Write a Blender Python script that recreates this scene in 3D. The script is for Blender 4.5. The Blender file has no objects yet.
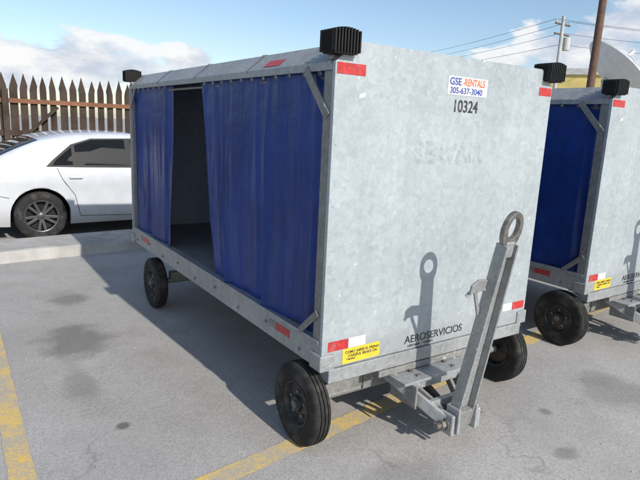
import bpy, bmesh, math, random
import numpy as np
from mathutils import Vector, Matrix
random.seed(7)
sc=bpy.context.scene
D=bpy.data

# ---------------------------------------------------------------- helpers
def link(o):
    sc.collection.objects.link(o); return o
def empty(name,loc=(0,0,0),rz=0):
    e=D.objects.new(name,None); e.empty_display_size=.2; link(e); e.location=loc; e.rotation_euler=(0,0,rz); return e
def mesh(name,vs,fs,mat,parent=None,smooth=False,bevel=0,seg=2,split=None):
    me=D.meshes.new(name); me.from_pydata([tuple(v) for v in vs],[],fs)
    bm=bmesh.new(); bm.from_mesh(me); bmesh.ops.recalc_face_normals(bm,faces=bm.faces); bm.to_mesh(me); bm.free()
    o=D.objects.new(name,me); link(o)
    if mat: me.materials.append(mat)
    if smooth:
        for p in me.polygons: p.use_smooth=True
    if bevel:
        m=o.modifiers.new('b','BEVEL'); m.width=bevel; m.segments=seg; m.limit_method='ANGLE'; m.angle_limit=.6
    if split is not None:
        m=o.modifiers.new('s','EDGE_SPLIT'); m.split_angle=math.radians(split)
    if parent: o.parent=parent
    return o
BF=[(0,3,2,1),(4,5,6,7),(0,1,5,4),(1,2,6,5),(2,3,7,6),(3,0,4,7)]
def boxv(a,b):
    (x0,y0,z0),(x1,y1,z1)=a,b
    return [(x0,y0,z0),(x1,y0,z0),(x1,y1,z0),(x0,y1,z0),(x0,y0,z1),(x1,y0,z1),(x1,y1,z1),(x0,y1,z1)]
def box(name,a,b,mat,parent=None,bevel=.003): return mesh(name,boxv(a,b),BF,mat,parent,bevel=bevel)
def beam(name,p0,p1,w,h,mat,parent=None,up=(0,0,1),bevel=.003):
    p0,p1=Vector(p0),Vector(p1); d=(p1-p0).normalized(); s=d.cross(Vector(up)).normalized(); u=s.cross(d)
    vs=[]
    for p in (p0,p1):
        for a,b in ((-1,-1),(1,-1),(1,1),(-1,1)): vs.append(p+s*a*w/2+u*b*h/2)
    fs=[(0,1,2,3),(7,6,5,4),(0,4,5,1),(1,5,6,2),(2,6,7,3),(3,7,4,0)]
    return mesh(name,vs,fs,mat,parent,bevel=bevel)
def cyl(name,p0,p1,r,mat,parent=None,seg=20,r2=None):
    p0,p1=Vector(p0),Vector(p1); d=(p1-p0).normalized()
    t=Vector((0,0,1)) if abs(d.z)<.9 else Vector((1,0,0)); s=d.cross(t).normalized(); u=s.cross(d)
    r2=r if r2 is None else r2; vs=[]
    for p,rr in ((p0,r),(p1,r2)):
        for i in range(seg):
            a=2*math.pi*i/seg; vs.append(p+s*rr*math.cos(a)+u*rr*math.sin(a))
    fs=[tuple(range(seg))[::-1],tuple(range(seg,2*seg))]+[(i,(i+1)%seg,seg+(i+1)%seg,seg+i) for i in range(seg)]
    return mesh(name,vs,fs,mat,parent,smooth=True,split=40)
def lathe(name,prof,c,mat,parent=None,seg=56,split=35,closed=False,axis=(1,0,0)):
    c=Vector(c);vs=[];fs=[];n=len(prof)
    for i in range(seg):
        a=2*math.pi*i/seg
        for (x,r) in prof:
            if axis==(1,0,0): vs.append(c+Vector((x,r*math.cos(a),r*math.sin(a))))
            else: vs.append(c+Vector((r*math.cos(a),x,r*math.sin(a))))
    for i in range(seg):
        j=(i+1)%seg
        for k in range(n if closed else n-1):
            l=(k+1)%n; fs.append((i*n+k,i*n+l,j*n+l,j*n+k))
    return mesh(name,vs,fs,mat,parent,smooth=True,split=split)
def multi(name,boxes,mat,parent=None,bevel=0):
    vs=[];fs=[]
    for a,b in boxes:
        n=len(vs); vs+=boxv(a,b); fs+=[tuple(i+n for i in f) for f in BF]
    return mesh(name,vs,fs,mat,parent,bevel=bevel)
def prism(name,poly,axis,a,b,mat,parent=None,bevel=.002):
    n=len(poly);vs=[]
    for t in (a,b):
        for (p,q) in poly:
            vs.append({0:(t,p,q),1:(p,t,q),2:(p,q,t)}[axis])
    fs=[tuple(range(n)),tuple(range(n,2*n))[::-1]]+[(i,(i+1)%n,n+(i+1)%n,n+i) for i in range(n)]
    return mesh(name,vs,fs,mat,parent,bevel=bevel)

# ---------------------------------------------------------------- materials
class N:
    def __init__(s,m): s.t=m.node_tree; s.n=s.t.nodes; s.l=s.t.links
    def new(s,k,**kw):
        n=s.n.new(k)
        for a,b in kw.items(): setattr(n,a,b)
        return n
    def link(s,a,b): s.l.new(a,b)
    def math(s,op,a,b=None,clamp=False):
        n=s.new('ShaderNodeMath',operation=op,use_clamp=clamp)
        for i,v in enumerate((a,b)):
            if v is None: continue
            if isinstance(v,(int,float)): n.inputs[i].default_value=v
            else: s.link(v,n.inputs[i])
        return n.outputs[0]
    def noise(s,vec,scale,detail=3,rough=.55):
        n=s.new('ShaderNodeTexNoise'); n.inputs['Scale'].default_value=scale; n.inputs['Detail'].default_value=detail; n.inputs['Roughness'].default_value=rough
        s.link(vec,n.inputs['Vector']); return n.outputs['Fac']
    def ramp(s,f,stops):
        n=s.new('ShaderNodeValToRGB'); e=n.color_ramp.elements
        while len(e)<len(stops): e.new(.5)
        for x,(p,c) in zip(e,stops):
            x.position=p; x.color=(c,c,c,1) if isinstance(c,(int,float)) else (*c,1)
        s.link(f,n.inputs[0]); return n.outputs[0]
    def mapping(s,v,scale,rot=(0,0,0)):
        mp=s.new('ShaderNodeMapping'); mp.inputs['Scale'].default_value=scale; mp.inputs['Rotation'].default_value=rot; s.link(v,mp.inputs['Vector']); return mp.outputs[0]
    def mix(s,f,a,b,mode='MIX'):
        n=s.new('ShaderNodeMix',data_type='RGBA',blend_type=mode)
        for i,v in ((0,f),(6,a),(7,b)):
            if isinstance(v,(int,float)): n.inputs[i].default_value=v
            elif isinstance(v,tuple): n.inputs[i].default_value=(*v,1)
            else: s.link(v,n.inputs[i])
        return n.outputs[2]
def base(name,rough=.6,metal=0.,spec=.5):
    m=D.materials.new(name); m.use_nodes=True; k=N(m); b=k.n['Principled BSDF']
    b.inputs['Roughness'].default_value=rough; b.inputs['Metallic'].default_value=metal; b.inputs['Specular IOR Level'].default_value=spec
    tc=k.new('ShaderNodeTexCoord'); return m,k,b,tc.outputs['Object']
def bump(k,b,h,st=.3,dist=.01):
    n=k.new('ShaderNodeBump'); n.inputs['Strength'].default_value=st; n.inputs['Distance'].default_value=dist; k.link(h,n.inputs['Height']); k.link(n.outputs[0],b.inputs['Normal'])
def simple(name,col,rough=.6,metal=0.,var=.25,scale=6,bst=0.,bscale=60,dirt=None,spec=.5):
    m,k,b,v=base(name,rough,metal,spec)
    f=k.noise(v,scale,3)
    f=k.ramp(f,[(.3,1-var),(.7,1+0*var)])
    c=k.mix(1.0,tuple(col),f,'MULTIPLY')
    if dirt:
        g=k.ramp(k.noise(v,scale*.7+1,4,.65),[(.5,0.),(.72,1.)])
        c=k.mix(k.math('MULTIPLY',g,dirt[1]),c,tuple(dirt[0]))
    k.link(c,b.inputs['Base Color'])
    if bst: bump(k,b,k.noise(v,bscale,2),bst,.004)
    return m
def galv(name,lo,hi,metal=.35,rough=.45,scale=45,dirt=.3,streak=.25,spw=.22,scratch=0.):
    m,k,b,v=base(name,rough,metal)
    nz=k.new('ShaderNodeTexNoise'); nz.inputs['Scale'].default_value=9; nz.inputs['Detail'].default_value=2; k.link(v,nz.inputs['Vector'])
    vm=k.new('ShaderNodeVectorMath',operation='SCALE'); k.link(nz.outputs['Color'],vm.inputs[0]); vm.inputs[3].default_value=.06
    va=k.new('ShaderNodeVectorMath',operation='ADD'); k.link(v,va.inputs[0]); k.link(vm.outputs[0],va.inputs[1])
    w=k.new('ShaderNodeTexVoronoi'); w.inputs['Scale'].default_value=scale; k.link(va.outputs[0],w.inputs['Vector'])
    bw=k.new('ShaderNodeRGBToBW'); k.link(w.outputs['Color'],bw.inputs[0])
    a=k.math('ADD',k.math('MULTIPLY',bw.outputs[0],spw),k.math('MULTIPLY',k.noise(v,scale*1.6,3),.35))
    a=k.math('ADD',a,k.math('MULTIPLY',k.noise(v,1.7,4,.6),.55))
    m0=(spw+.35+.55)*.5
    c=k.ramp(a,[(m0-.2,lo),(m0+.2,hi)])
    g=k.ramp(k.noise(k.mapping(v,(14,14,.9)),1.3,4,.6),[(.5,0.),(.78,1.)])
    c=k.mix(k.math('MULTIPLY',g,streak),c,(.20,.20,.19))
    d=k.ramp(k.noise(v,5,5,.7),[(.55,0.),(.75,1.)])
    c=k.mix(k.math('MULTIPLY',d,dirt),c,(.22,.215,.20))
    s=k.ramp(k.noise(v,26,2,.5),[(.70,0.),(.74,1.)])
    c=k.mix(k.math('MULTIPLY',s,.45),c,(.74,.77,.78))
    if scratch:
        q=k.ramp(k.noise(k.mapping(v,(1.6,1.6,60),(0,.12,0)),2.2,3,.6),[(.68,0.),(.72,1.)])
        c=k.mix(k.math('MULTIPLY',q,scratch),c,(.62,.65,.66))
        q=k.ramp(k.noise(k.mapping(v,(45,45,2.2),(0,-.3,0)),1.6,3,.6),[(.70,0.),(.74,1.)])
        c=k.mix(k.math('MULTIPLY',q,scratch),c,(.24,.245,.25))
        sp=k.new('ShaderNodeSeparateXYZ'); k.link(v,sp.inputs[0])
        lw=k.ramp(k.math('ADD',sp.outputs[2],k.math('MULTIPLY',k.noise(v,9,4,.7),.16)),[(.55,1.),(.72,0.)])
        c=k.mix(k.math('MULTIPLY',lw,.35),c,(.21,.205,.19))
    k.link(c,b.inputs['Base Color'])
    r=k.math('ADD',k.math('MULTIPLY',a,.35),rough-.18); k.link(r,b.inputs['Roughness'])
    bump(k,b,k.noise(v,3.0,2),.35,.014)
    return m
M_panel=galv('galvanised_panel',(.30,.335,.35),(.445,.485,.50),metal=.1,rough=.5,scale=32,dirt=.2,streak=.18,spw=.19,scratch=.28)
M_galv=galv('galvanised_frame',(.24,.25,.25),(.42,.43,.43),metal=.3,rough=.5,scale=50,dirt=.55,streak=.35)
M_galvd=galv('galvanised_dirty',(.16,.16,.155),(.32,.315,.30),metal=.25,rough=.6,scale=50,dirt=.6,streak=.4)
M_rub=simple('rubber_black',(.018,.018,.018),.7,0,.4,20,.3,80,spec=.3)
M_tyre=simple('tyre_rubber',(.028,.027,.026),.8,0,.4,12,.4,140,dirt=((.11,.10,.09),.6),spec=.3)
M_rim=simple('rim_paint',(.025,.025,.027),.45,0,.3,20,dirt=((.14,.11,.08),.5))
M_steel=simple('bare_steel',(.30,.29,.27),.5,.6,.5,30,.2,80,dirt=((.13,.07,.035),.6))
M_rust=simple('rusty_steel',(.10,.07,.05),.8,.2,.5,30,.3,80)
M_red=simple('reflective_red',(.58,.035,.035),.4,0,.4,30,dirt=((.3,.2,.18),.5))
M_white=simple('reflective_white',(.68,.68,.66),.4,0,.2,40,dirt=((.35,.34,.32),.4))
M_yel=simple('yellow_sticker',(.78,.58,.04),.4,0,.2,30,dirt=((.45,.38,.15),.5))
M_ink=simple('black_ink',(.03,.03,.033),.5,0,.1,30,dirt=((.3,.32,.33),.5))
M_inkb=simple('blue_ink',(.03,.06,.33),.5,0,.1,30)
M_inko=simple('orange_ink',(.72,.15,.05),.5,0,.1,30)

def ghost():
    m,k,b,v=base('adhesive_residue',.6,.1)
    f=k.ramp(k.noise(v,22,4,.75),[(.42,0.),(.68,.14)])
    b.inputs['Base Color'].default_value=(.26,.28,.29,1)
    tr=k.new('ShaderNodeBsdfTransparent'); mx=k.new('ShaderNodeMixShader'); k.link(f,mx.inputs[0]); k.link(tr.outputs[0],mx.inputs[1]); k.link(b.outputs[0],mx.inputs[2]); k.link(mx.outputs[0],k.n['Material Output'].inputs[0])
    return m
M_fade=ghost()

def tarp():
    m,k,b,v=base('blue_vinyl',.40,0,.4)
    f=k.noise(v,2.2,4,.6)
    c=k.ramp(f,[(.3,(.010,.036,.185)),(.7,(.018,.066,.32))])
    g=k.ramp(k.noise(k.mapping(v,(6,6,2)),1.3,5,.7),[(.55,0.),(.78,1.)])
    c=k.mix(k.math('MULTIPLY',g,.16),c,(.12,.16,.27))
    sc_=k.ramp(k.noise(k.mapping(v,(30,30,5),(.4,0,0)),1.5,4,.7),[(.64,0.),(.72,1.)])
    c=k.mix(k.math('MULTIPLY',sc_,.16),c,(.20,.25,.40))
    k.link(c,b.inputs['Base Color'])
    h=k.math('ADD',k.noise(k.mapping(v,(6,6,1.1),(.22,0,0)),1.2,2,.5),k.math('MULTIPLY',k.noise(k.mapping(v,(5,5,7),(-.6,0,0)),1.3,2,.5),.35))
    bump(k,b,h,.6,.04)
    tr=k.new('ShaderNodeBsdfTranslucent'); k.link(c,tr.inputs[0])
    mx=k.new('ShaderNodeMixShader'); mx.inputs[0].default_value=.2
    k.link(b.outputs[0],mx.inputs[1]); k.link(tr.outputs[0],mx.inputs[2]); k.link(mx.outputs[0],k.n['Material Output'].inputs[0])
    return m
M_tarp=tarp()

STAINS=[(-.75,2.05,.28,.42,.6),(-.62,3.1,.2,.2,.5),(-.75,.75,.045,.045,.9),(.3,-.35,.3,.2,.35),(2.1,-.35,.35,.3,.4),(-.85,1.35,.12,.3,.35),(1.9,.75,.25,.3,.4),(3.4,-.8,.4,.25,.3),(1.15,-.62,.09,.06,.5),(1.45,-.3,.05,.05,.6)]
def ground_mat():
    m,k,b,v=base('weathered_asphalt',.9,0,.25)
    big=k.noise(v,.35,3,.6); med=k.noise(v,2.2,6,.68)
    vo=k.new('ShaderNodeTexVoronoi'); vo.inputs['Scale'].default_value=190; k.link(v,vo.inputs['Vector'])
    bw=k.new('ShaderNodeRGBToBW'); k.link(vo.outputs['Color'],bw.inputs[0])
    a=k.math('ADD',k.math('MULTIPLY',big,.5),k.math('MULTIPLY',med,.5))
    c=k.ramp(a,[(.34,(.32,.30,.275)),(.5,(.40,.38,.355)),(.66,(.475,.455,.43))])
    c=k.mix(.42,c,k.ramp(bw.outputs[0],[(.2,.5),(.42,.98),(.8,1.25)]),'MULTIPLY')
    fine=k.noise(v,38,2,.7)
    c=k.mix(.28,c,k.ramp(fine,[(.3,.78),(.7,1.2)]),'MULTIPLY')
    sep=k.new('ShaderNodeSeparateXYZ'); k.link(v,sep.inputs[0])
    wob=k.math('MULTIPLY',k.math('SUBTRACT',k.noise(v,3.5,4,.65),.5),1.6)
    tot=None
    for (x,y,rx,ry,s) in STAINS:
        dx=k.math('DIVIDE',k.math('SUBTRACT',sep.outputs[0],x),rx); dy=k.math('DIVIDE',k.math('SUBTRACT',sep.outputs[1],y),ry)
        d=k.math('SQRT',k.math('ADD',k.math('MULTIPLY',dx,dx),k.math('MULTIPLY',dy,dy)))
        d=k.math('ADD',d,wob)
        q=k.math('MULTIPLY',k.ramp(d,[(.5,1.),(1.0,0.)]),s)
        tot=q if tot is None else k.math('MAXIMUM',tot,q)
    c=k.mix(tot,c,(.13,.12,.11))
    sm=k.ramp(k.noise(v,1.1,5,.7),[(.54,0.),(.70,1.)])
    c=k.mix(k.math('MULTIPLY',sm,.45),c,(.22,.21,.20))
    vm=k.new('ShaderNodeVectorMath',operation='SCALE'); nz=k.new('ShaderNodeTexNoise'); nz.inputs['Scale'].default_value=2.5; nz.inputs['Detail'].default_value=4; k.link(v,nz.inputs['Vector']); k.link(nz.outputs['Color'],vm.inputs[0]); vm.inputs[3].default_value=.5
    va=k.new('ShaderNodeVectorMath',operation='ADD'); k.link(v,va.inputs[0]); k.link(vm.outputs[0],va.inputs[1])
    cr=k.new('ShaderNodeTexVoronoi',feature='DISTANCE_TO_EDGE'); cr.inputs['Scale'].default_value=.42; k.link(va.outputs[0],cr.inputs['Vector'])
    cm=k.ramp(cr.outputs['Distance'],[(.0,.5),(.003,0.)])
    cm=k.math('MULTIPLY',cm,k.ramp(big,[(.42,0.),(.55,.7)]))
    c=k.mix(cm,c,(.12,.11,.10))
    k.link(c,b.inputs['Base Color'])
    bump(k,b,k.math('ADD',bw.outputs[0],fine),.35,.004)
    return m
M_ground=ground_mat()
def paint_line():
    m,k,b,v=base('worn_yellow_paint',.8,0,.3)
    vo=k.noise(v,60,3,.8); md=k.noise(v,5,5,.7)
    w=k.ramp(k.math('ADD',k.math('MULTIPLY',vo,.55),k.math('MULTIPLY',md,.6)),[(.49,0.),(.64,1.)])
    c=k.mix(k.math('MULTIPLY',w,.85),(.72,.50,.14),(.40,.38,.35))
    c=k.mix(.35,c,k.ramp(k.noise(v,110,2,.7),[(.3,.7),(.7,1.2)]),'MULTIPLY')
    k.link(c,b.inputs['Base Color']); bump(k,b,vo,.4,.003); return m
M_line=paint_line()
M_conc=simple('kerb_concrete',(.50,.485,.455),.9,0,.35,3,.5,60,dirt=((.22,.21,.19),.75),spec=.2)
M_wood=simple('weathered_wood',(.085,.062,.048),.85,0,.6,3,.4,60,spec=.2)
M_wood2=simple('orange_brown_wood',(.27,.13,.075),.85,0,.5,3,.4,60,spec=.2)

# ---------------------------------------------------------------- ground
def sheet(name,pts,z,mat,sub=False):
    return mesh(name,[(x,y,z) for x,y in pts],[tuple(range(len(pts)))],mat)
sheet('ground',[(-300,-300),(300,-300),(300,300),(-300,300)],0,M_ground)
def stripe(name,p0,p1,w,z=.004):
    p0,p1=Vector(p0),Vector(p1); d=p1-p0; n=int(d.length/.035); q=Vector((-d.y,d.x)).normalized(); vs=[];fs=[]
    for i in range(n+1):
        c=p0+d*(i/n)
        for s in (-1,1):
            o=c+q*s*(w/2+random.uniform(-.004,.003)); vs.append((o.x,o.y,z))
    for i in range(n): fs.append((2*i,2*i+1,2*i+3,2*i+2))
    return mesh(name,vs,fs,M_line)
stripe('yellow_bay_line',(-1.255,-3.5),(-1.245,3.9),.11)
def L2(x): return .075+(x+.5)*.142
stripe('yellow_bay_line',(-1.18,L2(-1.18)),(7.5,L2(7.5)),.12)
def kerb():
    vs=[];fs=[];xs=[-14+.3*i for i in range(136)]
    prof=[(0,0),(.02,.10),(.035,.118),(.06,.127),(.66,.13),(.70,.11),(.71,0)]
    for i,x in enumerate(xs):
        ch=random.uniform(0,.02) if random.random()<.25 else 0
        for (dy,z) in prof:
            e=ch if .09<z<.128 and dy<.1 else 0
            vs.append((x,4.64+.095*(x+1)+dy+e+random.uniform(-.004,.004),z-e*.6+(random.uniform(-.003,.003) if z>.01 else 0)))
    n=len(prof)
    for i in range(len(xs)-1):
        for j in range(n-1):
            fs.append((i*n+j,i*n+j+1,(i+1)*n+j+1,(i+1)*n+j))
    fs.append(tuple(range(n))); fs.append(tuple(range((len(xs)-1)*n,len(xs)*n)))
    return mesh('concrete_kerb',vs,fs,M_conc)
kerb()
def debris():
    vs=[];fs=[]
    for i in range(260):
        if i<150: x=random.uniform(-4,5); y=4.62+.095*(x+1)-abs(random.gauss(0,.10))
        else: x=random.uniform(-2,4.5); y=random.uniform(-1.6,4.4)
        r=random.uniform(.003,.009); n=len(vs); a0=random.uniform(0,6)
        for j in range(5):
            a=a0+j*1.257; vs.append((x+r*math.cos(a)*random.uniform(.7,1.2),y+r*math.sin(a)*random.uniform(.7,1.2),.001))
        vs.append((x,y,.001+r*random.uniform(.5,1.)))
        for j in range(5): fs.append((n+j,n+(j+1)%5,n+5))
    mesh('gravel',vs,fs,M_conc)
debris()

# ---------------------------------------------------------------- baggage cart
W,L,Zb,Zc,Zt,CH=1.55,3.26,.46,1.895,1.99,.11
def text(name,s,size,loc,mat,parent,bold=.0,sx=1.,):
    c=D.curves.new(name,'FONT'); c.body=s; c.size=size; c.offset=bold; c.extrude=.0006; c.align_x='LEFT'
    o=D.objects.new(name,c); link(o)
    dg=bpy.context.evaluated_depsgraph_get(); me=D.meshes.new_from_object(o.evaluated_get(dg)); D.objects.remove(o)
    me.transform(Matrix.Translation(loc)@Matrix.Rotation(math.radians(90),4,'X')@Matrix.Diagonal((sx,1,1,1)))
    o=D.objects.new(name,me); link(o); me.materials.clear(); me.materials.append(mat); o.parent=parent; return o
def curtain(name,x,y0,y1,z0,z1,P,seed=0,amp=.022,side=-1,sweep=0.,nf=9):
    rnd=random.Random(seed); ny=int(abs(y1-y0)/.010)+2; nz=50; vs=[];fs=[]
    ph=[rnd.uniform(0,6.28) for _ in range(12)]
    fold=lambda a: (1-abs(math.sin(a/2))**.8)*2-1
    for i in range(ny):
        t=i/(ny-1)
        for j in range(nz):
            s=j/(nz-1); z=z0+(z1-z0)*s
            env=.45+.55*math.sin(2*math.pi*1.3*t+ph[8])**2
            a=amp*(.4+.75*(1-s))*env
            warp=.2*math.sin(2.1*z+ph[0]+3*t)+.06*math.sin(5*z+ph[1])
            tt=t+.045*math.sin(2*math.pi*2.3*t+ph[6])+.02*math.sin(2*math.pi*5.1*t+ph[7])
            d=fold(2*math.pi*nf*tt+ph[2]+warp*3)*.45+math.sin(2*math.pi*nf*.47*tt+ph[3]+warp*4)*.8+fold(2*math.pi*nf*1.9*tt+ph[4]-warp*3)*.2*(.3+.7*s)
            d+=.9*math.sin(3.0*z+ph[5]+5*t)*math.sin(math.pi*s)*.6
            d+=.2*fold(20*z+6*math.sin(6*t+ph[9])+ph[10])*max(0,math.sin(2*math.pi*.8*t+ph[11]))*(1-s)
            y=y0+(y1-y0)*t - sweep*(1-s)*t**2
            zz=z+(.012*math.sin(9*t+ph[6])-.008*math.sin(31*t))*(1 if j==0 else 0)
            vs.append((x+side*max(-.03,a*d),y,zz))
    for i in range(ny-1):
        for j in range(nz-1): fs.append((i*nz+j,(i+1)*nz+j,(i+1)*nz+j+1,i*nz+j+1))
    return mesh(name,vs,fs,M_tarp,P,smooth=True)

def wheel(P,name,cx,cy,outer=-1):
    R=.217; q=.76
    prof=[(-.045,.115),(-.056,.135),(-.063,.165),(-.0625,.19),(-.057,.206),(-.046,.215),(-.032,.2165),(-.031,.209),(-.025,.209),(-.024,.217),
          (-.004,.2175),(-.0035,.209),(.0035,.209),(.004,.2175),(.024,.217),(.025,.209),(.031,.209),(.032,.2165),(.046,.215),(.057,.206),(.0625,.19),(.063,.165),(.056,.135),(.045,.115)]
    lathe(name+'_tyre',[(a*q,b) for a,b in prof],(cx,cy,R),M_tyre,P,closed=True,split=50)
    o=outer*q
    rim=[(o*.050,.117),(o*.053,.112),(o*.046,.108),(o*.020,.100),(o*.016,.085),(o*.026,.06),(o*.030,.045),(o*.050,.04),(o*.054,.034),(o*.054,.001)]
    lathe(name+'_rim',rim,(cx,cy,R),M_rim,P,seg=40,split=30)
    lathe(name+'_rim_inner',[(-o*.050,.117),(-o*.046,.105),(-o*.01,.09),(-o*.01,.001)],(cx,cy,R),M_rim,P,seg=40)
    cyl(name+'_hub',(cx+o*.050,cy,R),(cx+o*.066,cy,R),.020,M_steel,P,16)
    for i in range(5):
        a=i*2*math.pi/5+.3; y=cy+.066*math.cos(a); z=R+.066*math.sin(a)
        cyl(name+'_lug',(cx+o*.018,y,z),(cx+o*.036,y,z),.009,M_steel,P,6)

def ribbed(P,name,x0,x1,y0,y1,z0,z1):
    bx=[((x0+.012,y0+.012,z0),(x1-.012,y1-.012,z1))]
    n=9; st=(x1-x0)/n
    for i in range(n):
        h=.010*(1-((i-4)/4.)**2)
        bx.append(((x0+i*st+.003,y0,z0+.006),(x0+i*st+st-.005,y1,z1+.004+h)))
    n=8; st=(y1-y0-.03)/n
    for i in range(n):
        bx.append(((x0,y0+.015+i*st+.003,z0+.008),(x1,y0+.015+i*st+st-.005,z1+.002)))
    multi(name,bx,M_rub,P,bevel=.003)

def build_cart(P):
    hexp=[(0,Zb),(W,Zb),(W,Zc),(W-CH,Zt),(CH,Zt),(0,Zc)]
    prism('front_panel',hexp,1,0,.025,M_panel,P,bevel=.003)
    prism('rear_panel',hexp,1,L-.025,L,M_panel,P,bevel=.003)
    o_=[(0,1.86),(0,Zc),(CH,Zt),(W-CH,Zt),(W,Zc),(W,1.86)]
    t=.012; i_=[(W-t,1.86),(W-t,Zc-.005),(W-CH-.005,Zt-t),(CH+.005,Zt-t),(t,Zc-.005),(t,1.86)]
    prism('roof',o_+i_,1,.027,L-.027,M_galv,P,bevel=.002)
    for y in (.03,.85,1.64,2.43,3.20):
        vs=[(-.003,y,1.885),(-.003,y+.03,1.885),(-.003,y+.03,Zc+.002),(-.003,y,Zc+.002),(CH-.003,y,Zt+.004),(CH-.003,y+.03,Zt+.004),(W-CH,y,Zt+.004),(W-CH,y+.03,Zt+.004)]
        mesh('roof_seam',vs,[(0,1,2,3),(3,2,5,4),(4,5,7,6)],M_galv,P)
    for x in (.045,W-.045):
        cyl('curtain_rail',(x,.07,1.835),(x,L-.07,1.835),.009,M_steel,P,10)
    for x0,x1 in ((.001,.05),(W-.05,W-.001)):
        for y0,y1 in ((.027,.085),(L-.085,L-.027)):
            box('corner_post',(x0,y0,.60),(x1,y1,1.858),M_galvd,P)
    for x in (.028,W-.028):
        xa=x-.03 if x<.5 else x+.03
        beam('gusset_brace',(xa,.24,1.872),(xa,.045,1.66),.008,.045,M_galvd,P,up=(0,1,1))
        beam('gusset_brace',(xa,L-.2,1.872),(xa,L-.045,1.70),.008,.035,M_galvd,P,up=(0,1,-1))
        xx=x-.034 if x<.5 else x+.034
        beam('gusset_brace',(xx,.20,.60),(xx,.045,.74),.006,.035,M_galvd,P,up=(0,1,-1))
    for s in (0,1):
        def X(x): return x if s==0 else W-x
        poly=[(X(0),.46),(X(0),.60),(X(.055),.60),(X(.055),.592),(X(.008),.592),(X(.008),.468),(X(.055),.468),(X(.055),.46)]
        prism('side_beam',poly,1,.027,L-.027,M_galv,P,bevel=.0015)
        box('side_beam_lip',(X(.0)-(.006 if s==0 else 0),.03,.585),(X(0)+(0 if s==0 else .006),L-.03,.603),M_galv,P,.0015)
        for i in range(9):
            y=.2+i*.36; xo=X(-.0005); cyl('side_bolt',(xo,y,.53 if i%2 else .50),(xo+(-.007 if s==0 else .007),y,.53 if i%2 else .50),.009,M_steel,P,6)
    box('floor_plate',(.058,.028,.575),(W-.058,L-.028,.59),M_galvd,P)
    for y in (.25,.9,1.63,2.3,3.0):
        box('floor_crossmember',(.06,y,.47),(W-.06,y+.05,.574),M_galvd,P)
    for x in (.38,W-.44):
        box('chassis_rail',(x,.12,.385),(x+.06,L-.3,.468),M_galvd,P)
    box('front_beam',(.04,-.012,.385),(W-.04,.07,.457),M_galv,P,.004)
    for x0,x1 in ((-.012,.075),(W-.075,W+.012)):
        box('corner_bracket',(x0,-.010,.452),(x1,.09,.535),M_galv,P,.006)
        box('corner_bracket',(x0,L-.09,.452),(x1,L+.010,.535),M_galv,P,.006)
    for x0,x1 in ((-.045,.100),(W-.100,W+.045)):
        for y0,y1 in ((-.05,.07),(L-.07,L+.05)):
            ribbed(P,'rubber_bumper',x0,x1,y0,y1,1.925,2.018)
            box('bumper_mount',(max(x0,.0)+.0,max(y0,.03),1.905),(min(x1,W),min(y1,L-.03),1.924),M_galvd,P)
    curtain('curtain_front',.03,.075,1.60,.592,1.868,P,3,amp=.024,sweep=.24,nf=5)
    curtain('curtain_rear',.03,L-.07,2.18,.592,1.868,P,5,amp=.024,nf=4,sweep=-.05)
    curtain('curtain_offside',W-.03,.075,L-.07,.60,1.868,P,9,amp=.02,side=1,nf=12)
    for y in [.12+.135*i for i in range(11)]+[2.26+.14*i for i in range(7)]:
        lathe('grommet',[(-.004,.005),(-.006,.008),(0,.011)],(.000,y,1.848),M_steel,P,seg=12)
    def dec(n,x0,x1,z0,z1,m,sk=0.,y=-.002):
        mesh(n,[(x0,y,z0),(x1,y,z0+sk),(x1,y,z1+sk),(x0,y,z1),(x0,0,z0),(x1,0,z0+sk),(x1,0,z1+sk),(x0,0,z1)],BF,m,P)
    dec('tape_red',.008,.165,1.845,1.893,M_red)
    dec('tape_red',W-.12,W-.008,1.845,1.890,M_red)
    dec('tape_red',.035,.155,.548,.598,M_red); dec('tape_white',.157,.265,.548,.600,M_white)
    dec('tape_red',W-.13,W-.02,.555,.602,M_red); dec('tape_white',W-.22,W-.132,.555,.602,M_white)
    dec('yellow_label',.125,.36,.468,.545,M_yel,.002)
    for i,(a,b) in enumerate([(.515,.13),(.495,.15),(.48,.14)]):
        text('label_print',['COMO ABRIR EL FRENO','CAREFUL BRAKE ON','Caution'][i],.02 if i<2 else .017,(b+.01,-.0025,a+.004),M_ink,P,.0004)
    dz=.062
    dec('company_label',.690,.985,1.740+dz,1.832+dz,M_white,0)
    text('label_text','GSE',.050,(.700,-.0025,1.790+dz),M_inkb,P,.0008)
    text('label_text','-RENTALS',.050,(.796,-.0025,1.790+dz),M_inko,P,.0008,.75)
    text('label_text','305-637-3040',.042,(.705,-.0025,1.749+dz),M_inkb,P,.0006,1.02)
    text('fleet_number','10324',.085,(.735,-.0015,1.652+dz+.006),M_ink,P,.0010,.90)
    text('operator_name','AEROSERVICIOS',.060,(.535,-.0015,.497),M_ink,P,.0006,1.02)
    text('operator_name','LIMITADA  -  CARGO',.018,(.56,-.0015,.474),M_ink,P,.0003,1.1)
    text('ghost_lettering','SERVAIR',.15,(.50,-.0010,1.46),M_fade,P,.006,.9)
    dec('chipped_sticker',.135,.170,1.745,1.764,M_white,.01)
    rv=[]
    for z in [.70+.28*i for i in range(5)]:
        for x in (.022,W-.022): rv.append((x,z))
    for x,z in rv: lathe('rivet',[(-.003,.0005),(-.0025,.003),(0,.005)],(x,0,z),M_panel,P,seg=10,axis=(0,1,0))
    for y in (.30,2.75):
        box('tape_red',(-.0025,y,.52),(-.0005,y+.14,.560),M_red,P,0); box('tape_white',(-.0025,y+.142,.52),(-.0005,y+.22,.560),M_galvd,P,0)
    for y in (.52,):
        mesh('tape_red',[(.012,y,1.909),(.012,y+.17,1.909),(.052,y+.17,1.943),(.052,y,1.943)],[(0,1,2,3)],M_red,P)
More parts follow.
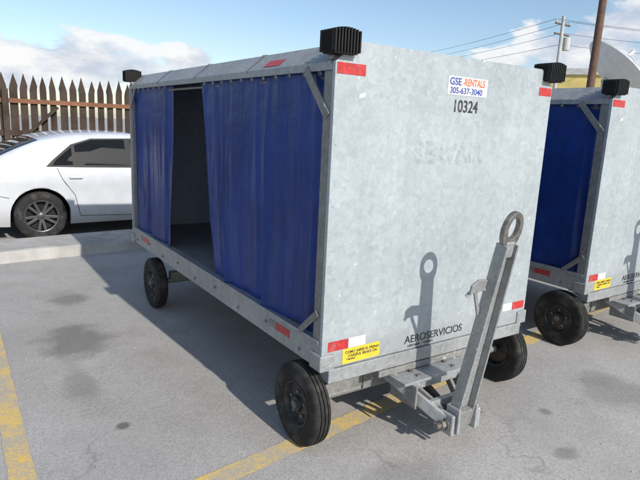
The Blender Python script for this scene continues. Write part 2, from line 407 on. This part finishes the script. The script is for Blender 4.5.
    for nm,y in (('front',.165),('rear',2.58)):
        wheel(P,nm+'_wheel_near',.004,y,outer=-1); wheel(P,nm+'_wheel_off',W-.012,y,outer=1)
        cyl('axle',(.04,y,.22),(W-.04,y,.22),.024,M_galvd,P)
        box('axle_beam',(.13,y-.03,.235),(W-.13,y+.03,.30),M_galvd,P)
        for x in (.41,W-.41):
            beam('leaf_spring',(x,y-.28+(.2 if nm=='front' else 0),.375),(x,y,.315),.05,.022,M_rust,P); beam('leaf_spring',(x,y,.315),(x,y+.28,.375),.05,.022,M_rust,P)
            box('spring_clamp',(x-.035,y-.04,.22),(x+.035,y+.04,.345),M_galvd,P)
    hx,hy,hz=.70,-.28,.155
    box('turntable_plate',(.36,-.015,.345),(1.10,.34,.380),M_galvd,P,.004)
    box('yoke_plate',(.44,-.13,.325),(.98,.02,.341),M_galv,P,.003)
    for s in (-1,1):
        beam('yoke_arm',(hx+s*.255,.05,.345),(hx+s*.105,hy+.01,hz+.015),.022,.065,M_galv,P)
        beam('yoke_arm',(hx+s*.17,.05,.33),(hx+s*.07,hy+.06,hz+.03),.018,.05,M_galvd,P)
        box('hinge_lug',(hx+s*.095-.012,hy-.05,hz-.055),(hx+s*.095+.012,hy+.05,hz+.06),M_galv,P,.008)
        box('hinge_lug',(hx+s*.065-.008,hy-.06,hz-.05),(hx+s*.065+.008,hy+.03,hz+.09),M_galv,P,.006)
        cyl('hinge_nut',(hx+s*.115,hy,hz),(hx+s*.14,hy,hz),.024,M_steel,P,6)
        cyl('hinge_washer',(hx+s*.108,hy,hz),(hx+s*.114,hy,hz),.034,M_steel,P,20)
        box('yoke_gusset',(hx+s*.20-.006,-.16,.20),(hx+s*.20+.006,.04,.324),M_galvd,P,.004)
        for yy in (-.09,-.03): cyl('plate_bolt',(hx+s*.13,yy,.341),(hx+s*.13,yy,.352),.012,M_steel,P,6)
    beam('yoke_cross_bar',(hx-.20,-.08,.29),(hx+.20,-.08,.29),.03,.045,M_galv,P)
    beam('yoke_cross_bar',(hx-.13,-.19,.225),(hx+.13,-.19,.225),.03,.04,M_galv,P)
    cyl('hinge_pin',(hx-.17,hy,hz),(hx+.17,hy,hz),.014,M_steel,P)
    cyl('brake_rod',(hx+.03,.1,.27),(hx+.03,hy+.02,.13),.009,M_steel,P)
    cyl('brake_spring',(hx-.04,.08,.30),(hx-.04,hy+.05,.18),.018,M_rust,P)
    T=empty('tow_bar'); T.parent=P; T.location=(hx,hy,hz)
    ang=math.atan2(.20,1.12); T.rotation_euler=(ang,0,0)
    def taper(name,z0,z1,a0,a1,y0,y1,m,bev=.003):
        vs=[(a0[0],y0,z0),(a0[1],y0,z0),(a0[1],y1,z0),(a0[0],y1,z0),(a1[0],y0,z1),(a1[1],y0,z1),(a1[1],y1,z1),(a1[0],y1,z1)]
        return mesh(name,vs,BF,m,T,bevel=bev)
    taper('bar_web',.0,.95,(-.052,.050),(-.032,.032),.004,.012,M_galv)
    taper('bar_flange',-.03,.985,(-.064,-.0525),(-.044,-.0325),-.034,.030,M_galv)
    taper('bar_flange',-.03,.985,(.0505,.062),(.0325,.044),-.034,.030,M_galv)
    box('bar_foot',(-.05,-.035,-.05),(.05,.0035,.07),M_galvd,T,.008)
    box('eye_weld_block',(-.031,-.02,.92),(.031,.003,1.0),M_galv,T,.006)
    n=40; vs=[];fs=[]
    zc=1.055
    for y in (-.013,.013):
        for i in range(n):
            a=2*math.pi*i/n; vs.append((.064*math.cos(a),y,zc+.088*math.sin(a)*(1 if math.sin(a)>0 else 1.1)))
        for i in range(n):
            a=2*math.pi*i/n; vs.append((.036*math.cos(a),y,zc+.008+.052*math.sin(a)))
    for i in range(n):
        j=(i+1)%n
        fs+=[(i,j,n+j,n+i),(2*n+i,2*n+j,3*n+j,3*n+i),(i,j,2*n+j,2*n+i),(n+i,n+j,3*n+j,3*n+i)]
    mesh('tow_eye',vs,fs,M_steel,T,bevel=.004)
    z=.745
    cyl('release_handle',(-.045,.02,z),(-.11,.03,z+.02),.010,M_galv,T,12)
    cyl('release_handle',(-.11,.03,z+.02),(-.150,.035,z-.03),.010,M_galv,T,12)
    beam('release_bracket',(-.125,.03,z+.04),(-.05,.02,z-.13),.02,.012,M_galv,T,up=(0,1,0))
    prism('release_plate',[(-.15,z-.01),(-.048,z+.0),(-.048,z+.055),(-.11,z+.06),(-.15,z+.035)],1,.015,.028,M_galv,T,.004)
    cyl('release_rod',(-.025,-.012,z-.05),(-.035,-.012,.03),.006,M_steel,T,10)
    return P

cart=empty('baggage_cart'); build_cart(cart)
cart2=empty('baggage_cart.001',(2.52,.17,0),math.radians(.6))
def dup(ch,newp):
    o=ch.copy(); link(o); o.parent=newp
    for c in list(ch.children): dup(c,o)
for c in list(cart.children): dup(c,cart2)

# ---------------------------------------------------------------- parked car
def carpaint():
    m,k,b,v=base('white_car_paint',.3,0,.5); b.inputs['Coat Weight'].default_value=.6; b.inputs['Coat Roughness'].default_value=.05
    f=k.ramp(k.noise(v,4,3),[(.3,(.50,.515,.535)),(.7,(.57,.585,.605))])
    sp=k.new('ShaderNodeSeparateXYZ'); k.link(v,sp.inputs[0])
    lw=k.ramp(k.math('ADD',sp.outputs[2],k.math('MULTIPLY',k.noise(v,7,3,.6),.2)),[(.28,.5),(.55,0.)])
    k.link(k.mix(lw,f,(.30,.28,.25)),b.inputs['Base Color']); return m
M_car=carpaint()
M_glass=simple('tinted_glass',(.006,.007,.008),.05,0,.1,3,spec=.22)
M_trim=simple('black_trim',(.015,.015,.015),.5,0,.2,20,spec=.3)
M_tail=simple('tail_lamp_red',(.35,.01,.01),.15,0,.1,20)
M_head=simple('head_lamp',(.6,.62,.65),.1,.3,.1,20)
M_cargl=simple('car_wheel_grey',(.10,.10,.105),.4,.4,.3,20,dirt=((.08,.07,.06),.4))
def build_car():
    P=empty('parked_car',(-.47-.95,5.66,0),math.radians(3))
    CW=.88
    top=([0,.03,.10,.40,.70,1.0,1.35,1.8,2.2,2.7,3.1,3.45,3.9,4.2,4.38,4.47,4.5],[.62,.86,.955,1.01,1.16,1.285,1.355,1.385,1.38,1.29,1.13,.965,.90,.82,.72,.60,.50])
    wid=([0,.06,.2,.5,1.0,3.6,4.1,4.35,4.47,4.5],[.60,.72,.80,.85,.88,.88,.83,.73,.58,.48])
    bel=([0,.5,1.0,2.5,3.4,4.5],[.93,.95,.935,.90,.87,.6])
    bot=([0,.1,.5,4.0,4.4,4.5],[.34,.26,.19,.19,.22,.30])
    AR=.352; AC=((.95,.325),(3.62,.325))
    us=list(np.linspace(0,.2,8))+list(np.linspace(.26,4.2,70))+list(np.linspace(4.25,4.5,9))
    for c,_ in AC:
        us+= [c-AR-.002,c-AR,c-AR*.985,c-AR*.94,c+AR*.94,c+AR*.985,c+AR,c+AR+.002]+list(np.linspace(c-AR*.9,c+AR*.9,19))
    us=np.array(sorted(us)); us=us[np.insert(np.diff(us)>.0015,0,True)]
    def sm(tab,u):
        s=0
        for d,w in ((-.06,.2),(-.03,.2),(0,.2),(.03,.2),(.06,.2)): s+=w*np.interp(u+d,*tab)
        return s
    def T(u): return sm(top,u)
    def Wd(u):
        w=sm(wid,u)
        for c,_ in AC: w+=.012*math.exp(-((u-c)/.42)**4)
        return w
    def B(u): return min(sm(bel,u),T(u)-.05)
    def hw(u,z):
        b=B(u); w=Wd(u)
        if z>b: return w*.955-.36*(z-b)
        return w*float(np.interp(z,[.19,.3,.5,.66,.74,b],[.93,.978,.99,.978,1.0,.955]))
    def BO(u):
        bo=sm(bot,u)
        for c,cz in AC:
            if abs(u-c)<=AR: bo=max(bo,cz+math.sqrt(max(0,AR*AR-(u-c)**2)))
        return bo
    vs=[];fs=[];rings=[]
    for u in us:
        t=T(u);b=B(u);bo=BO(u)
        zs=[max(z,bo+.0005*(i+1)) for i,z in enumerate([bo,bo+.012,.30,.42,.54,.64,.70,.78,.86])]
        zs=[min(z,b-.001*(9-i)) for i,z in enumerate(zs)]+[b]
        half=[(0,bo),(hw(u,zs[0])-.035,bo)]+[(hw(u,z),z) for z in zs]
        te=max(b+.005,t-.055)
        for q in (.35,.7,1.): half.append((hw(u,b+(te-b)*q),b+(te-b)*q))
        he=hw(u,te)
        half+= [(he-.02,te+(t-te)*.55),(he-.06,te+(t-te)*.9),(he*.55,t+.005),(0,t+.012)]
        ring=[(u,CW-y,z) for y,z in half]+[(u,CW+y,z) for y,z in half[-2:0:-1]]
        rings.append(len(vs)); vs+=ring; n=len(ring); nh=len(half)
    mats=[]
    for i in range(len(us)-1):
        um=(us[i]+us[i+1])/2
        for k_ in range(n):
            l=(k_+1)%n; fs.append((rings[i]+k_,rings[i]+l,rings[i+1]+l,rings[i+1]+k_))
            kk=k_ if k_<nh-1 else n-1-k_
            mats.append(1 if (kk>=nh-3 and (.46<um<.98 or 2.72<um<3.36)) else (2 if kk==0 else 0))
    fs.append(tuple(range(n))); fs.append(tuple(range(rings[-1],rings[-1]+n))); mats+=[0,0]
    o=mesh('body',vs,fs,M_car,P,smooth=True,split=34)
    o.data.materials.append(M_glass); o.data.materials.append(M_trim)
    for p,m in zip(o.data.polygons,mats): p.material_index=m
    for c,cz in AC:
        lv=[];lf=[]
        for i in range(17):
            a=math.pi*i/16
            for y in (.06,2*CW-.06): lv.append((c+(AR-.006)*math.cos(a),y,cz+(AR-.006)*math.sin(a)))
        for i in range(16): lf.append((2*i,2*i+1,2*i+3,2*i+2))
        mesh('wheel_well',lv,lf,M_trim,P)
        box('underbody',(c-AR+.01,.34,.2),(c+AR-.01,2*CW-.34,.6),M_trim,P,0)
    def side(name,poly,mat,off=.004):
        for s in (-1,1):
            vs=[(u,CW+s*(hw(u,z)+off),z) for u,z in poly]
            mesh(name,vs,[tuple(range(len(vs)))],mat,P)
    side('window_surround',[(1.03,.945),(1.12,1.03),(1.36,1.225),(1.62,1.305),(2.2,1.318),(2.62,1.262),(3.2,.985),(3.2,.93),(2.1,.925)],M_trim,.004)
    side('rear_door_glass',[(1.40,.965),(1.40,1.215),(1.62,1.285),(2.06,1.30),(2.06,.955)],M_glass,.008)
    side('quarter_glass',[(1.11,.965),(1.16,1.03),(1.36,1.19),(1.36,.965)],M_glass,.008)
    side('front_door_glass',[(2.14,.955),(2.14,1.298),(2.6,1.242),(3.10,.985),(3.1,.95)],M_glass,.008)
    def seam(pts):
        for (a,b) in zip(pts[:-1],pts[1:]):
            for s in (-1,1):
                nn=8
                q=[(a[0]+(b[0]-a[0])*i/nn,a[1]+(b[1]-a[1])*i/nn) for i in range(nn+1)]
                d=Vector((b[0]-a[0],b[1]-a[1])).normalized(); e=(-d.y*.003,d.x*.003)
                vs=[(u+e[0],CW+s*(hw(u,z)+.004),z+e[1]) for u,z in q]+[(u-e[0],CW+s*(hw(u,z)+.004),z-e[1]) for u,z in q]
                mesh('door_seam',vs,[(i,i+1,nn+2+i,nn+1+i) for i in range(nn)],M_trim,P)
    seam([(1.16,.93),(1.22,.78),(1.36,.58),(1.42,.3),(2.12,.27),(2.12,.92)])
    seam([(2.12,.27),(3.1,.27),(3.16,.6),(3.18,.9)])
    seam([(.30,.93),(.42,.86),(.44,.60),(.60,.56)])
    for u in (1.30,2.25):
        for s in (-1,1):
            y=CW+s*(hw(u,.80)+.016); box('door_handle',(u,y-.012,.795),(u+.16,y+.010,.82),M_car,P,.006)
    side('tail_lamp',[(.10,.76),(.08,.86),(.20,.90),(.36,.885),(.28,.78)],M_tail,.006)
    side('head_lamp',[(4.05,.68),(4.10,.76),(4.36,.64),(4.38,.58)],M_head,.006)
    box('number_plate',(-.012,CW-.18,.70),(.02,CW+.18,.80),M_white,P)
    for s in (-1,1):
        y=CW+s*(hw(3.0,.98)+.09); box('door_mirror',(2.98,y-.08,.95),(3.08,y+.07,1.07),M_car,P,.03)
    for u in (.95,3.62):
        for s in (-1,1):
            cy=CW+s*(.88-.115); R=.315; C=(u,cy,R)
            pr=[(-.095,.20),(-.104,.235),(-.106,.275),(-.092,.305),(-.07,.314),(.07,.314),(.092,.305),(.106,.275),(.104,.235),(.095,.20)]
            lathe('car_tyre',pr,C,M_tyre,P,closed=True,axis=(0,1,0),split=60)
            lathe('car_rim',[(s*.098,.205),(s*.10,.196),(s*.085,.188),(s*.03,.18),(s*.02,.001)],C,M_trim,P,axis=(0,1,0))
            lathe('rim_lip',[(s*.097,.207),(s*.104,.200),(s*.100,.190),(s*.088,.188)],C,M_cargl,P,axis=(0,1,0))
            for i in range(10):
                a=2*math.pi*i/10+ (.1 if i%2 else -.1)
                p0=(u+.03*math.cos(a),cy+s*.078,R+.03*math.sin(a)); p1=(u+.192*math.cos(a),cy+s*.088,R+.192*math.sin(a))
                beam('rim_spoke',p0,p1,.034,.018,M_cargl,P,up=(0,1,0))
            lathe('rim_cap',[(s*.095,.001),(s*.095,.03),(s*.08,.055),(s*.06,.06)],C,M_cargl,P,axis=(0,1,0))
build_car()

# ---------------------------------------------------------------- fence
def fence():
    P=empty('wooden_picket_fence',(0,9.5,0),math.radians(1.0))
    vs=[];fs=[]
    def add(v,f):
        n=len(vs); vs.extend(v); fs.extend([tuple(i+n for i in q) for q in f])
    x=-13.
    while x<16:
        w=.118+random.uniform(-.014,.014); h=2.26+random.uniform(-.035,.035); y=random.uniform(-.008,.008); l=random.uniform(-.014,.014)
        pts=[(x,.05),(x+w,.05),(x+w,2.0),(x+w*.98+l,2.07),(x+w*.5+l,h),(x+w*.02+l,2.07),(x,2.0)]
        m=len(pts); v=[(a,y,b) for a,b in pts]+[(a,y+.022,b) for a,b in pts]
        f=[tuple(range(m)),tuple(range(m,2*m))[::-1]]+[(i,(i+1)%m,m+(i+1)%m,m+i) for i in range(m)]
        add(v,f); x+=.168+random.uniform(-.008,.008)
    mesh('pickets',vs,fs,M_wood,P)
    box('top_rail',(-13,-.05,1.76),(16,-.012,1.84),M_wood2,P); box('mid_rail',(-13,-.05,1.18),(16,-.012,1.28),M_wood,P); box('bottom_rail',(-13,-.05,.3),(16,-.012,.4),M_wood,P)
    x=-12.3
    while x<16:
        box('fence_post',(x,-.14,0),(x+.1,-.052,2.0),M_wood,P); beam('fence_brace',(x+.15,-.08,1.0),(x+.9,-.08,1.72),.05,.07,M_wood,P,up=(0,1,0)); x+=2.35
fence()

# ---------------------------------------------------------------- background right
cam_loc=Vector((-1.4215,-2.0343,1.6222)); yaw,pitch,roll,F=.5966,-.2053,.0463,551.98
f_=Vector((math.sin(yaw)*math.cos(pitch),math.cos(yaw)*math.cos(pitch),math.sin(pitch))); r0=Vector((math.cos(yaw),-math.sin(yaw),0)); u0=r0.cross(f_)
r_=r0*math.cos(roll)+u0*math.sin(roll); u_=-r0*math.sin(roll)+u0*math.cos(roll)
def dirpx(x,y): return (f_+r_*((x-320)/F)-u_*((y-240)/F)).normalized()

M_bark=simple('pole_wood',(.15,.085,.06),.85,0,.4,4,.4,30)
M_bw=simple('yellow_stucco',(.62,.50,.18),.85,0,.25,1)
M_can=simple('white_dish_paint',(.74,.74,.72),.5,0,.15,3)
M_wire=simple('cable_black',(.05,.05,.05),.6)
M_wall=simple('pale_stucco',(.50,.50,.48),.85,0,.25,2)
pole=empty('utility_pole',(20.2,11.1,0))
cyl('pole',(0,0,0),(.35,.1,13),.17,M_bark,pole,16,.12)
pole2=empty('utility_pole.001',(37.2,24.2,0))
cyl('pole',(0,0,0),(0,0,10.3),.16,M_wall,pole2,16,.12)
for s in (-1,1): beam('crossarm',(-.9,0,9.7-.7*(s>0)),(.9,0,9.7-.7*(s>0)),.1,.1,M_bark,pole2)
cyl('transformer',(.45,-.2,7.9),(.45,-.2,8.8),.26,M_wall,pole2,18)
cyl('insulator',(-.8,0,9.75),(-.8,0,10.0),.05,M_wall,pole2,8); cyl('insulator',(.8,0,9.75),(.8,0,10.0),.05,M_wall,pole2,8)
def wire(name,a,b,sag,r=.012,parent=None):
    c=D.curves.new(name,'CURVE'); c.dimensions='3D'; c.bevel_depth=r; s=c.splines.new('POLY'); n=24; s.points.add(n-1)
    for i in range(n):
        t=i/(n-1); p=Vector(a).lerp(Vector(b),t); p.z-=sag*4*t*(1-t); s.points[i].co=(*p,1)
    o=D.objects.new(name,c); link(o); c.materials.append(M_wire); o.parent=parent
W0=empty('overhead_wires')
farp=cam_loc+dirpx(395,58)*115
for i,(dx,dz) in enumerate(((-.8,10.0),(.8,10.0),(0,9.1),(0,8.3))):
    wire('wire',(37.2+dx,24.2,dz),farp+Vector((dx,0,-i*.7)),.5,r=.016,parent=W0)
    wire('wire',(37.2+dx,24.2,dz),(70,14,dz+2.5),.9,r=.014,parent=W0)
bld=empty('yellow_building',(46,27,0),math.radians(-55))
box('walls',(-7,-4,0),(2.5,4,6.6),M_bw,bld,0); box('parapet',(-7.2,-4.2,6.6),(2.7,4.2,7.1),M_wall,bld,0)
for i in range(3):
    box('window',(-6+i*2.6,-4.03,3.8),(-4.6+i*2.6,-3.99,5.4),M_glass,bld,0); box('window_frame',(-6.1+i*2.6,-4.02,3.7),(-4.5+i*2.6,-3.995,3.79),M_wall,bld,0)
def dish():
    c=cam_loc+dirpx(618,66)*32
    P=empty('satellite_dish',(c.x,c.y,0))
    nrm=Vector((.50,-.42,.76)).normalized(); t=nrm.cross(Vector((0,0,1))).normalized(); b=nrm.cross(t)
    R=1.75; n=12; sgm=48; vs=[];fs=[]
    o=Vector((0,0,c.z))
    for th in (0,.05):
        for i in range(n+1):
            r=R*i/n; d=.42*(i/n)**2*R
            for j in range(sgm):
                a=2*math.pi*j/sgm; vs.append(o+t*r*math.cos(a)+b*r*math.sin(a)+nrm*(d-.42*R-th))
    def id(q,i,j): return q*(n+1)*sgm+i*sgm+j%sgm
    for q in (0,1):
        for i in range(n):
            for j in range(sgm): fs.append((id(q,i,j),id(q,i,j+1),id(q,i+1,j+1),id(q,i+1,j)))
    for j in range(sgm): fs.append((id(0,n,j),id(0,n,j+1),id(1,n,j+1),id(1,n,j)))
    mesh('reflector',vs,fs,M_can,P,smooth=True,split=40)
    fp=o+nrm*.75
    for k_ in range(3):
        a=2*math.pi*k_/3+.5; cyl('feed_strut',o+t*R*.96*math.cos(a)+b*R*.96*math.sin(a),fp,.03,M_can,P,8)
    cyl('feed_horn',fp-nrm*.1,fp+nrm*.22,.10,M_can,P,14)
    cyl('mast',(0,0,0),o-nrm*(.42*R+.1),.16,M_wall,P,16)
    box('mount_bracket',(-.25,-.25,c.z-1.35),(.25,.25,c.z-.85),M_wall,P,.02)
dish()

# ---------------------------------------------------------------- light & world
sunv=Vector((.07,-1,.62)).normalized(); el=math.asin(sunv.z); rot=math.atan2(sunv.x,sunv.y)
sl=D.lights.new('sun','SUN'); sl.energy=4.5; sl.angle=math.radians(.6); sl.color=(1,.955,.89)
so=D.objects.new('sun',sl); link(so); so.rotation_euler=sunv.to_track_quat('Z','Y').to_euler(); so.location=(0,-10,15)
w=D.worlds.new('World'); sc.world=w; w.use_nodes=True
k=N(w); bg=k.n['Background']; bg.inputs[1].default_value=.15
sky=k.new('ShaderNodeTexSky',sky_type='NISHITA'); sky.sun_disc=False; sky.sun_elevation=el; sky.sun_rotation=rot%(2*math.pi); sky.air_density=1.0; sky.dust_density=.7; sky.ozone_density=2.0
tc=k.new('ShaderNodeTexCoord'); g=tc.outputs['Generated']
mpv=k.mapping(g,(1,1,2.2))
n1=k.noise(mpv,9.,6,.58); n2=k.noise(mpv,2.3,3,.55)
tot=None
for (x,y,rad,s) in [(5,68,.15,1.25),(80,64,.15,1.25),(130,72,.10,1.1),(190,62,.08,1.),(585,50,.15,1.15),(630,25,.13,1.),(500,70,.12,.8),(-150,50,.3,1.),(780,60,.3,1.)]:
    d=dirpx(x,y); vm=k.new('ShaderNodeVectorMath',operation='SUBTRACT'); k.link(g,vm.inputs[0]); vm.inputs[1].default_value=d
    v2=k.new('ShaderNodeVectorMath',operation='MULTIPLY'); k.link(vm.outputs[0],v2.inputs[0]); v2.inputs[1].default_value=(1,1,2.0)
    v3=k.new('ShaderNodeVectorMath',operation='LENGTH'); k.link(v2.outputs[0],v3.inputs[0])
    q=k.math('MULTIPLY',k.math('SUBTRACT',1.,k.math('DIVIDE',v3.outputs['Value'],rad),clamp=True),s)
    tot=q if tot is None else k.math('MAXIMUM',tot,q)
cov=k.math('ADD',k.math('MULTIPLY',tot,.42),k.math('ADD',k.math('MULTIPLY',n1,.9),k.math('MULTIPLY',k.math('SUBTRACT',n2,.5),.3)))
mask=k.ramp(cov,[(.60,0.),(.68,.85),(.85,1.)])
haze=k.ramp(n2,[(.45,0.),(.8,.25)])
c=k.mix(haze,sky.outputs[0],(5.2,5.5,5.9))
shade=k.ramp(n1,[(.42,(3.9,4.3,5.1)),(.60,(6.5,6.5,6.5))])
c=k.mix(mask,c,shade)
k.link(c,bg.inputs[0])

# ---------------------------------------------------------------- camera
cd=D.cameras.new('camera'); cam=D.objects.new('camera',cd); link(cam); sc.camera=cam
cd.sensor_width=36; cd.lens=36*F/640; cd.clip_end=2000; cd.clip_start=.05
m=Matrix((r_,u_,-f_)).transposed().to_4x4(); m.translation=cam_loc; cam.matrix_world=m
sc.view_settings.view_transform='Standard'; sc.view_settings.look='None'; sc.view_settings.exposure=0
